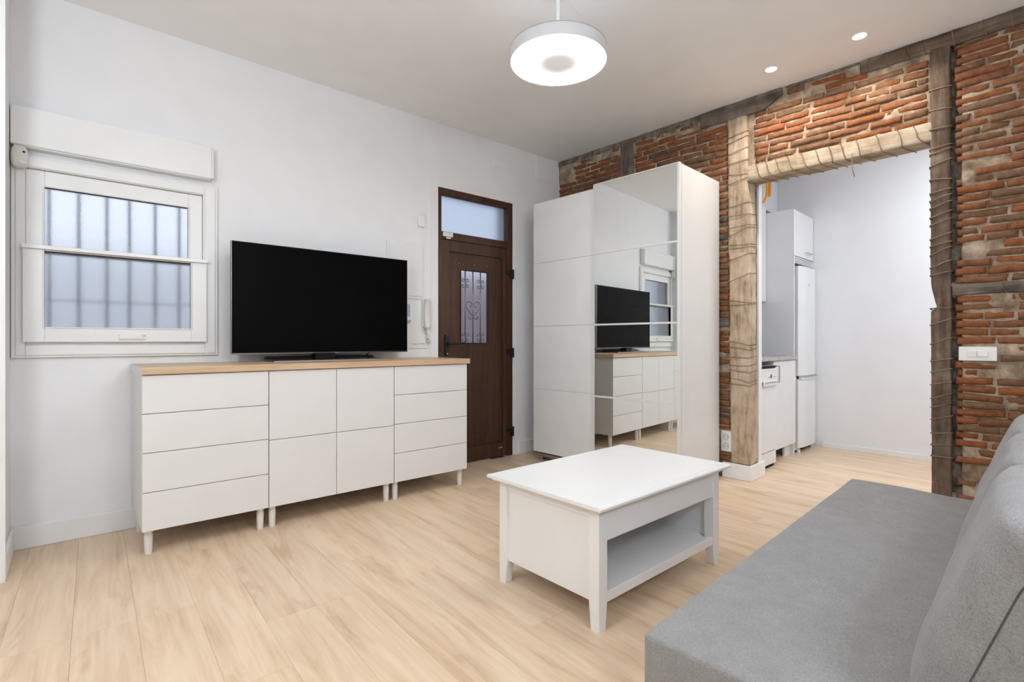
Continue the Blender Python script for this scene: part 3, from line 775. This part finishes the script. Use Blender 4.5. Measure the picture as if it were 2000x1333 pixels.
cabinet(XD[0], XD[1], 'white four drawer cabinet at the window end of the sideboard', 'drawers')
cabinet(XD[1]+.001, XD[2]-.001, 'white cabinet with four square doors under the television', 'doors', 'cabinet')
cabinet(XD[2]+.001, XD[3], 'white four drawer cabinet at the door end of the sideboard', 'drawers')
wt = thing('worktop', 'long oak worktop lying across the three white cabinets', 'worktop', (1.25, 3.38, ZT))
obj('board', bbox(-.987, 1.014, -.275, .29, .0, .036, .0015, 1), 'worktop', wt)
obj('end_strip', bbox(-.9885, -.987, -.275, .29, .0005, .0355), 'white', wt)

# ------------------------------------------------------------------ television
TZ = .948
t = thing('television', 'large flat black television standing on the oak worktop', 'television', (1.351, 3.50, TZ))
w = .604
obj('casing', bbox(-w, w, .004, .040, .050, .752, .004), 'tvbezel', t)
obj('rear_bulge', bbox(-w*.7, w*.7, .040, .075, .09, .50, .012), 'tvbezel', t)
obj('screen', bbox(-w+.006, w-.006, -.0005, .006, .062, .746, .0008, 1), 'tvblack', t)
bm = BM(); box(bm, -w, w, -.003, .006, .0485, .056); obj('bottom_trim', bm, 'tvsilver', t)
for s in (-1, 1): obj('edge_trim', bbox(s*w-.0015, s*w+.0015, .0, .03, .05, .752), 'tvsilver', t)
bm = BM(); prism(bm, [(-.115, 0), (-.115, .007), (.02, .012), (.075, .030), (.10, .030), (.10, 0)], 'x', -.39, .35); obj('stand_foot', bm, 'standgrey', t)
obj('stand_edge', bbox(-.39, .35, -.1165, -.1145, .0005, .0065), 'chrome', t)
obj('stand_neck', bbox(-.10, .03, -.03, .05, .008, .0535, .003), 'tvbezel', t)
cu = bpy.data.curves.new('logo', 'FONT'); cu.body = 'SAMSUNG'; cu.size = .0095; cu.align_x = 'CENTER'; cu.extrude = .0003
tmp = bpy.data.objects.new('tmp', cu); COL.objects.link(tmp)
dg = bpy.context.evaluated_depsgraph_get(); me = bpy.data.meshes.new_from_object(tmp.evaluated_get(dg)); bpy.data.objects.remove(tmp)
me.materials.clear(); me.materials.append(M['chrome'])
o = link('logo', me, t, (.035, -.0036, .0495), (R(90), 0, 0))
bm = BM(); tube(bm, [(.30, .09, .02), (.33, .06, .05), (.335, .03, .08)], .003, 6); obj('cable', bm, 'black', t)

# ------------------------------------------------------------------ wardrobe
WX, WY0, WY1 = 3.345, 1.800, 3.250
t = thing_b('wardrobe', 'tall white sliding door wardrobe with one mirrored door', 'wardrobe', WX, WY0); t.rotation_euler.z = PHI + R(.5)
wy = WY1 - WY0; wm = 2.545 - WY0
ca = BM()
box(ca, .031, .638, 0, .018, .04, 2.340); box(ca, .062, .638, wy-.018, wy, .04, 2.325); box(ca, .062, .638, .018, wy-.018, 2.305, 2.325); box(ca, .062, .638, .018, wy-.018, .04, .06); box(ca, .62, .638, .018, wy-.018, .06, 2.305)
obj('carcass', ca, 'white', t)
obj('top_rail', bbox(.054, .062, .018, wy-.002, 2.275, 2.322, .002), 'white', t); obj('bottom_rail', bbox(.03, .062, .004, wy-.004, .045, .072, .002), 'steel', t)
ZP = [.078, .648, 1.214, 1.783, 2.327]
for a, c in zip(ZP, ZP[1:]):
    obj('door_panel', bbox(.032, .052, wm-.02, wy, a+.0008, c-.0008, .001, 1), 'white_gloss', t)
ZM = [.080, .634, 1.211, 1.787, 2.347]
for a, c in zip(ZM, ZM[1:]):
    obj('mirror_pane', bbox(.002, .012, .018, wm-.002, a+.006, c-.006, 0), 'mirror', t)
obj('mirror_backing', bbox(.012, .026, .002, wm, .078, 2.347, .001), 'white', t)
obj('door_stile', bbox(-.002, .028, 0, .019, .078, 2.348, .002), 'white', t); obj('door_stile', bbox(-.002, .028, wm-.004, wm+.006, .078, 2.348, .002), 'white', t)
for z in (.634, 1.211, 1.787): obj('mirror_rail', bbox(-.002, .013, .019, wm-.004, z-.007, z+.007, .001, 1), 'white', t)
for z in (.081, 2.344): obj('mirror_rail', bbox(-.002, .013, .019, wm-.004, z-.004, z+.004, .001, 1), 'white', t)
for y in (.05, wy*.5, wy-.04):
    for x in (.10, .58):
        bm = BM(); lathe(bm, [(0, 0), (.016, 0), (.018, .004), (.018, .042), (0, .042)], 14, x, y); obj('foot', bm, 'chrome', t, smooth=True, auto=40)
obj('plinth', bbox(.12, .135, .02, wy-.02, .002, .04), 'grey_plastic', t)

# ------------------------------------------------------------------ coffee table
t = thing('coffee_table', 'white lift top coffee table with open lower compartment', 'coffee table', (1.928, 1.508, 0), R(.9))
LX, LY = .502, .323
bx, by = LX-.042, LY-.040
top = BM(); prism(top, [(-LY, .466), (-LY, .474), (-LY+.006, .480), (LY-.006, .480), (LY, .474), (LY, .466)], 'x', -LX, LX)
obj('table_top', top, 'table_white', t)
obj('top_moulding', bbox(-LX+.018, LX-.018, -LY+.016, LY-.016, .452, .466, .004), 'table_white', t)
bm = BM(); prism(bm, [(-LY+.022, .4795), (-LY+.022, .4815), (-LY+.027, .4825), (-LY+.030, .4795)], 'x', -LX+.004, LX-.004); obj('lift_edge', bm, 'table_white', t)
lw = .050
for sx in (-1, 1):
    for sy in (-1, 1):
        bm = BM(); X1, X0 = sx*bx, sx*(bx-lw); Y1, Y0 = sy*by, sy*(by-lw); tp = .80
        zz_ = [0, .004, .105, .456]; rings = []
        for z, k in ((0, tp-.05), (.004, tp), (.105, 1), (.456, 1)):
            xi, yi = X1 - sx*lw*k, Y1 - sy*lw*k
            rings.append([bm.verts.new(p) for p in ((X1, Y1, z), (xi, Y1, z), (xi, yi, z), (X1, yi, z))])
        for a, c in zip(rings, rings[1:]):
            for i in range(4): bm.faces.new((a[i], a[(i+1) % 4], c[(i+1) % 4], c[i]))
        bm.faces.new(rings[0]); bm.faces.new(rings[-1])
        bmesh.ops.bevel(bm, geom=[e for e in bm.edges if abs(e.verts[0].co.z-e.verts[1].co.z) > .05], offset=.002, segments=1, affect='EDGES')
        obj('leg', bm, 'table_white', t)
for sx in (-1, 1):
    xa, xb = sorted((sx*(bx-.012), sx*(bx-.028)))
    obj('end_panel', bbox(xa, xb, -by+lw-.004, by-lw+.004, .100, .452, .002, 1), 'table_white', t)
    xa, xb = sorted((sx*(bx-.006), sx*(bx-.014))); obj('end_rail', bbox(xa, xb, -by+lw-.002, by-lw+.002, .418, .452, .001, 1), 'table_white', t)
obj('apron', bbox(-bx+lw-.002, bx-lw+.002, -by+.008, -by+.026, .327, .452, .002, 1), 'table_white', t)
obj('back_panel', bbox(-bx+lw-.002, bx-lw+.002, by-.026, by-.010, .100, .452, .002, 1), 'table_white', t)
obj('shelf', bbox(-bx+.026, bx-.026, -by+.03, by-.024, .108, .124, .001, 1), 'table_white', t)
obj('shelf_lip', bbox(-bx+lw-.002, bx-lw+.002, -by+.008, -by+.030, .094, .134, .002, 1), 'table_white', t)
obj('compartment_floor', bbox(-bx+.03, bx-.03, -by+.027, by-.027, .322, .334), 'table_white', t)

# ------------------------------------------------------------------ sofa bed and cushions
SO, SR = (.98, .685), R(3.5)
sofa = thing('sofa_bed', 'low grey fabric sofa bed with a flat seat', 'sofa', (*SO, 0), SR)
def edge_list(a, c, r, n):
    return [a, a+r*.12, a+r*.45, a+r] + lin(a+r, c-r, n)[1:-1] + [c-r, c-r*.45, c-r*.12, c]
def rounded(a, c, rr):
    a, c = Vector(a), Vector(c); m_ = (a+c)/2; h_ = (c-a)/2
    def f(p):
        q = p - m_
        inn = Vector((max(-h_.x+rr, min(h_.x-rr, q.x)), max(-h_.y+rr, min(h_.y-rr, q.y)), max(-h_.z+rr, min(h_.z-rr, q.z))))
        d = q - inn
        if d.length > 1e-9:
            mx_ = max(abs(d.x), abs(d.y), abs(d.z)); q = inn + d.normalized()*mx_
        return q + m_
    return f
SL, SD = 1.855, .945
fr = rounded((0, -SD, .20), (SL, 0, .422), .014)
def seat_fn(p):
    q = fr(p)
    if p.z > .40:
        u, v = q.x/SL, -q.y
        wv = math.exp(-((u-.80)/.16)**2)*math.exp(-((v-.16)/.16)**2)
        q.z += .0085*min(1, v/.06)*wv*math.sin(q.x*62 + 14*v*v*4 - v*9) - .004*math.exp(-((v-.42)/.1)**2)
        q.z += .004*noise.noise(Vector((q.x*3, q.y*3, 1)))
    return q
obj('seat_mattress', grid_box(edge_list(0, SL, .014, 120), edge_list(-SD, 0, .014, 40), edge_list(.20, .422, .014, 5), seat_fn), 'fabric', sofa, smooth=True)
f2 = rounded((.015, -SD, .06), (SL-.015, -.02, .205), .012)
obj('base', grid_box(edge_list(.015, SL-.015, .012, 12), edge_list(-SD, -.02, .012, 8), edge_list(.06, .205, .012, 3), f2), 'fabric', sofa, smooth=True)
f3 = rounded((.0, -SD-.0, .20), (SL, -SD+.12, .70), .03)
obj('backrest', grid_box(edge_list(0, SL, .03, 12), edge_list(-SD, -SD+.12, .03, 3), edge_list(.20, .70, .03, 6), f3), 'fabric', sofa, smooth=True)
for x in (.08, SL-.08):
    for y in (-.08, -SD+.08):
        bm = BM(); tube(bm, [(x, y, 0), (x, y, .06)], .022, 14); obj('leg', bm, 'black', sofa, smooth=True, auto=40)
# back cushions: local x along the sofa, y thickness (front +), z up the cushion
def cushion(x0, ln, label, seed, hgt=.40, th=.235, lean=19, z0=.427, yb=-.452):
    so = Vector((seed*3.3, seed*7.1, seed))
    ca_, sa_ = math.cos(SR), math.sin(SR)
    lx, ly = x0 + ln/2, yb
    loc = (SO[0] + ca_*lx - sa_*ly, SO[1] + sa_*lx + ca_*ly, z0)
    c = link('back_cushion', None, None, loc, (R(lean), 0, SR)); tag(c, label, 'cushion', None)
    h2 = ln/2; sl, cl = math.sin(R(lean)), math.cos(R(lean))
    f = rounded((-h2, -th, 0), (h2, 0, hgt), .036)
    def fn(p):
        q = f(p)
        a = q.x/h2; b_ = (q.z/hgt)*2-1; cc = (q.y+th/2)/(th/2)
        bul = (1-abs(a)**4)*(1-abs(b_)**4)
        q.y += .018*bul*cc
        q.z += .014*(1-abs(a)**3)*max(0, b_)**3
        # pulled corners
        if b_ > .6: q.x += (1 if a > 0 else -1)*.012*abs(a)**6*(b_-.6)/.4; q.z += -.004*abs(a)**6
        # creases
        q.y += .007*noise.noise(Vector((q.x*5, q.z*9, 1)) + so)*max(0, cc)**4
        cr = math.exp(-((abs(a)-.93)/.10)**2)*math.exp(-((b_-.72)/.16)**2)
        q.y -= .014*cr*(1 if cc > 0 else 0); q.z -= .006*cr
        q.z += .004*noise.noise(Vector((q.x*16, q.y*16, 2)) + so)*max(0, b_)
        zmin = (-q.y*sl + .002)/cl
        if q.z < zmin: q.z = zmin
        return q
    obj('cover', grid_box(edge_list(-h2, h2, .036, 30), edge_list(-th, 0, .036, 8), edge_list(0, hgt, .036, 22), fn), 'fabric', c, smooth=True)
    # seam round the middle of the edge
    P = []
    n = 26
    loop = [(-h2, -.060, .01 + (hgt-.02)*i/n) for i in range(n+1)] + [(-h2 + ln*i/n, -.060, hgt) for i in range(1, n)] + [(h2, -.060, hgt-.01 - (hgt-.02)*i/n) for i in range(n+1)]
    bm = BM(); tube(bm, [fn(Vector(p)) for p in loop], .0015, 5); obj('seam', bm, 'seam', c, smooth=True)
    return c
cushion(.11, .56, 'grey back cushion nearest the camera at the sofa end', 1)
cushion(.695, .56, 'grey back cushion in the middle of the sofa', 2)
cushion(1.28, .56, 'grey back cushion at the far end towards the brick wall', 3)

# ------------------------------------------------------------------ lamps
PX, PY, PZ = 1.947, 1.886, 2.550
t = thing('pendant_lamp', 'round white ring pendant lamp hanging on a short rod', 'pendant lamp', (PX, PY, PZ))
bm = BM(); lathe(bm, [(.238, .002), (.2525, 0), (.2535, .004), (.2535, .060), (.250, .064), (.246, .064), (.246, .056), (.240, .056), (.238, .002)], 72)
obj('drum_rim', bm, 'lampshell', t, smooth=True, auto=35)
bm = BM(); lathe(bm, [(.243, .0655), (.247, .0655), (.247, .069), (.20, .082), (.03, .090), (0, .090)], 64); lathe(bm, [(.243, .0655), (0, .0655)], 64)
obj('top_cover', bm, 'plastic', t, smooth=True, auto=35)
bm = BM(); lathe(bm, [(.2385, .0015), (.235, -.004), (.22, -.006), (.140, -.007)], 40); obj('light_ring', bm, 'ring', t, smooth=True)
bm = BM(); lathe(bm, [(.140, -.007), (.10, -.0075), (.066, -.008), (.03, -.0083), (0, -.0084)], 40); obj('centre_diffuser', bm, 'centre', t, smooth=True)
bm = BM(); lathe(bm, [(.2533, .0608), (.2540, .0608), (.2540, .0645), (.2500, .0650)], 72); obj('shadow_gap', bm, 'grey_plastic', t)
bm = BM(); lathe(bm, [(.225, .0765), (.226, .079), (.12, .0885), (.119, .085)], 24); obj('uplight_ring', bm, 'uplight', t, smooth=True)
bm = BM(); tube(bm, [(0, 0, .085), (0, 0, .2), (0, 0, HC-PZ)], .010, 16); obj('rod', bm, 'plastic', t, smooth=True, auto=60)
bm = BM(); lathe(bm, [(0, HC-PZ-.022), (.045, HC-PZ-.020), (.055, HC-PZ-.006), (.055, HC-PZ)], 32); obj('ceiling_rose', bm, 'plastic', t, smooth=True, auto=40)

def downlight(x, y, label):
    t = thing('downlight', label, 'ceiling spotlight', (x, y, HC), 0, 'recessed spots along the brick wall')
    bm = BM(); lathe(bm, [(.044, .0), (.046, -.003), (.038, -.005), (.034, -.002), (.032, .0)], 32); obj('bezel', bm, 'plastic', t, smooth=True, auto=40)
    bm = BM(); lathe(bm, [(.0335, -.0025), (0, -.0032)], 32); obj('lens', bm, 'spotlens', t)
    ld = bpy.data.lights.new('spot_beam', 'SPOT'); ld.energy = SPOT_W; ld.spot_size = R(160); ld.spot_blend = .6; ld.shadow_soft_size = .03; ld.color = (1, .93, .84)
    lo = bpy.data.objects.new('spot_beam', ld); COL.objects.link(lo); lo.parent = t; lo.location = (0, 0, -.012)
downlight(3.587, 1.478, 'recessed ceiling spot nearer the pendant lamp')
downlight(3.600, .969, 'recessed ceiling spot above the kitchen opening')

# ------------------------------------------------------------------ kitchen
FY = 1.66
t = thing_b('dishwasher', 'slim white dishwasher beside the timber post', 'dishwasher', 4.50, 1.635)
obj('body', bbox(-.225, .225, .02, .58, .105, .87), 'fridge', t)
obj('door', bbox(-.224, .226, 0, .02, .145, .845, .004), 'fridge', t)
obj('control_panel', bbox(-.222, .224, -.006, .0, .735, .84, .003), 'fridge', t)
obj('vent_slot', bbox(-.222, .215, .004, .019, .850, .868), 'dark', t)
obj('seam_line', bbox(-.222, .224, -.0065, -.005, .826, .829), 'grey_plastic', t)
obj('display', bbox(.07, .095, -.0075, -.0055, .765, .795), 'black', t)
for x in (.02, .045, .125, .15, .175): obj('button', bbox(x, x+.01, -.0085, -.0055, .772, .779), 'grey_plastic', t)
obj('grip', bbox(-.10, .19, -.020, -.004, .700, .748, .010, 3), 'fridge', t)
obj('grip_recess', bbox(-.085, .175, -.0212, -.0195, .724, .738), 'grey_plastic', t)
obj('plinth', bbox(-.222, .224, .004, .02, .030, .138, .002), 'kwhite', t)
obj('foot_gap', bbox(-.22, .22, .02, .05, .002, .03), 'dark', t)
t = thing_b('base_cabinet', 'white kitchen base unit between dishwasher and fridge panel', 'cabinet', 5.015, FY)
obj('carcass', bbox(-.285, .283, .02, .60, .11, .905), 'kwhite', t); obj('door', bbox(-.282, .280, 0, .019, .118, .900, .002), 'kwhite', t)
bm = BM(); tube(bm, [(-.235, .0, .86), (-.235, -.03, .86), (-.235, -.03, .72), (-.235, .0, .72)], .007, 8); obj('handle', bm, 'steel', t, smooth=True, auto=40)
obj('plinth_leg', bbox(.13, .283, .05, .068, .0, .11), 'kwhite', t); obj('floor_recess', bbox(-.285, .13, .16, .17, .0, .11), 'grey_plastic', t)
t = thing_b('kitchen_worktop', 'grey granite kitchen worktop with polished edge', 'worktop', 4.85, FY, .908)
obj('slab', bbox(-.58, .445, -.02, .61, 0, .034, .003), 'granite', t); obj('upstand', bbox(-.58, .44, .59, .612, .034, .09, .002), 'granite', t)
t = thing_b('fridge_side_panel', 'tall white side panel standing left of the fridge', 'divider', 5.3125, 1.68)  # side panel of the fridge housing
obj('board', bbox(-.0125, .0125, 0, .59, 0, 2.34, .001, 1), 'kwhite', t); obj('edge_band', bbox(-.0125, .0125, -.0012, 0, .002, 2.338), 'kwhite', t)
t = thing_b('wall_cabinet', 'white kitchen wall unit above the worktop', 'cabinet', 4.85, 1.93, 1.466)
obj('carcass', bbox(-.58, .445, .02, .35, 0, .935), 'kwhite', t)
for s in (-1, 1): obj('door', bbox(*sorted((-.067+s*.002, -.067+s*.512)), 0, .019, .002, .933, .002), 'kwhite', t)
t = thing_b('fridge', 'tall white two door fridge freezer in the kitchen', 'fridge', 5.62, 1.63)
obj('cabinet_body', bbox(-.262, .262, .05, .62, .03, 1.80, .004), 'fridge', t)
def fdoor(z0, z1, nm):
    bm = BM(); n = 12; pts = []
    for i in range(n+1):
        u = -1 + 2*i/n; pts.append((u*.262, .03*abs(u)**4))
    poly = pts + [(.262, .048), (-.262, .048)]; prism(bm, poly, 'z', z0, z1); return obj(nm, bm, 'fridge', t, smooth=True, auto=35)
fdoor(.745, 1.80, 'upper_door'); fdoor(.055, .715, 'lower_door')
bm = BM(); prism(bm, [(-.25, .022), (-.20, .004), (0, -.004), (.2, .004), (.25, .022), (.25, .03), (-.25, .03)], 'z', .716, .742); obj('grip_strip', bm, 'grey_plastic', t)
bm = BM(); prism(bm, [(-.24, .012), (-.2, -.012), (0, -.018), (.2, -.012), (.24, .012)], 'z', .712, .722); obj('handle_lip', bm, 'fridge', t)
obj('logo_plate', bbox(-.05, -.01, -.0025, .0, 1.62, 1.635), 'grey_plastic', t)
for x in (-.2, .2): 
    bm = BM(); lathe(bm, [(0, 0), (.02, 0), (.02, .035), (0, .035)], 14, x, .05); obj('foot', bm, 'fridge', t, smooth=True, auto=40)
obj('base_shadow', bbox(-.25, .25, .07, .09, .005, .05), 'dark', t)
t = thing_b('overhead_cabinet', 'white cabinet with slatted vent above the fridge', 'cabinet', 5.605, 1.68, 1.83)
obj('carcass', bbox(-.275, .275, .02, .58, .065, .51), 'kwhite', t); d_ = obj('door', bbox(-.275, .275, 0, .019, .070, .508, .002), 'kwhite', t)
bm = BM(); tube(bm, [(.02, 0, .125), (.02, -.028, .125), (.16, -.028, .125), (.16, 0, .125)], .006, 8); obj('handle', bm, 'chrome', d_, smooth=True, auto=40)
for k in range(4): obj('vent_slat', bbox(-.275, .275, .004, .02, .002+k*.016, .012+k*.016, .001, 1), 'kwhite', t)
obj('vent_back', bbox(-.275, .275, .022, .03, .0, .065), 'grey_plastic', t)
def conduit(pts, label, r):
    t = thing_b('orange_conduit', label, 'cable', pts[0][0], pts[0][1], pts[0][2])
    P = [(p[0]-pts[0][0], p[1]-pts[0][1], p[2]-pts[0][2]) for p in pts]
    P2_ = []
    for a, c in zip(P, P[1:]):
        for i in range(4): P2_.append(Vector(a).lerp(Vector(c), i/4))
    P2_.append(Vector(P[-1])); bm = BM(); tube(bm, P2_, r, 8); obj('sheath', bm, 'orange', t, smooth=True, auto=50)
    bm = BM(); tube(bm, [P[-1], (P[-1][0], P[-1][1], P[-1][2]-.03)], r*.4, 6); obj('wire_end', bm, 'plastic', t)
conduit([(5.36, 1.94, 2.92), (5.35, 1.94, 2.76), (5.34, 1.94, 2.66), (5.325, 1.93, 2.57), (5.28, 1.92, 2.50), (5.19, 1.91, 2.43), (5.10, 1.90, 2.41)], 'orange conduit curving down over the kitchen wall unit', .011)
conduit([(5.46, 1.95, 2.92), (5.455, 1.95, 2.75), (5.45, 1.95, 2.64), (5.445, 1.95, 2.54)], 'short orange conduit hanging straight down with bare wire end', .014)
t = thing_b('kitchen_fill_light', 'added unseen flat white ceiling light panel in the kitchen', 'ceiling lamp', 4.95, -.25, HC)  # lamp added out of view to brighten the kitchen
obj('frame', bbox(-.42, .42, -.72, .72, -.03, 0, .004), 'plastic', t); obj('diffuser', bbox(-.40, .40, -.70, .70, -.033, -.029), 'kpanel', t)

def globe(x, y, z, mat, label):  # globes added outside the view as fill light for the room
    t = thing('fill_globe', label, 'pendant lamp', (x, y, HC))
    bm = BM(); bmesh.ops.create_icosphere(bm, subdivisions=2, radius=.18); bmesh.ops.translate(bm, vec=(0, 0, z-HC), verts=bm.verts[:]); obj('globe', bm, mat, t, smooth=True)
    bm = BM(); tube(bm, [(0, 0, z-HC+.178), (0, 0, -.02)], .006, 10); obj('rod', bm, 'plastic', t, smooth=True)
    bm = BM(); lathe(bm, [(0, -.022), (.045, -.020), (.055, -.004), (.055, 0)], 24); obj('ceiling_rose', bm, 'plastic', t, smooth=True, auto=40)
globe(-.58, 1.25, 2.05, 'afill', 'added unseen white globe fill lamp in the alcove left of the camera')
globe(1.05, -.80, 2.05, 'rfill', 'added unseen white globe fill lamp behind the camera')
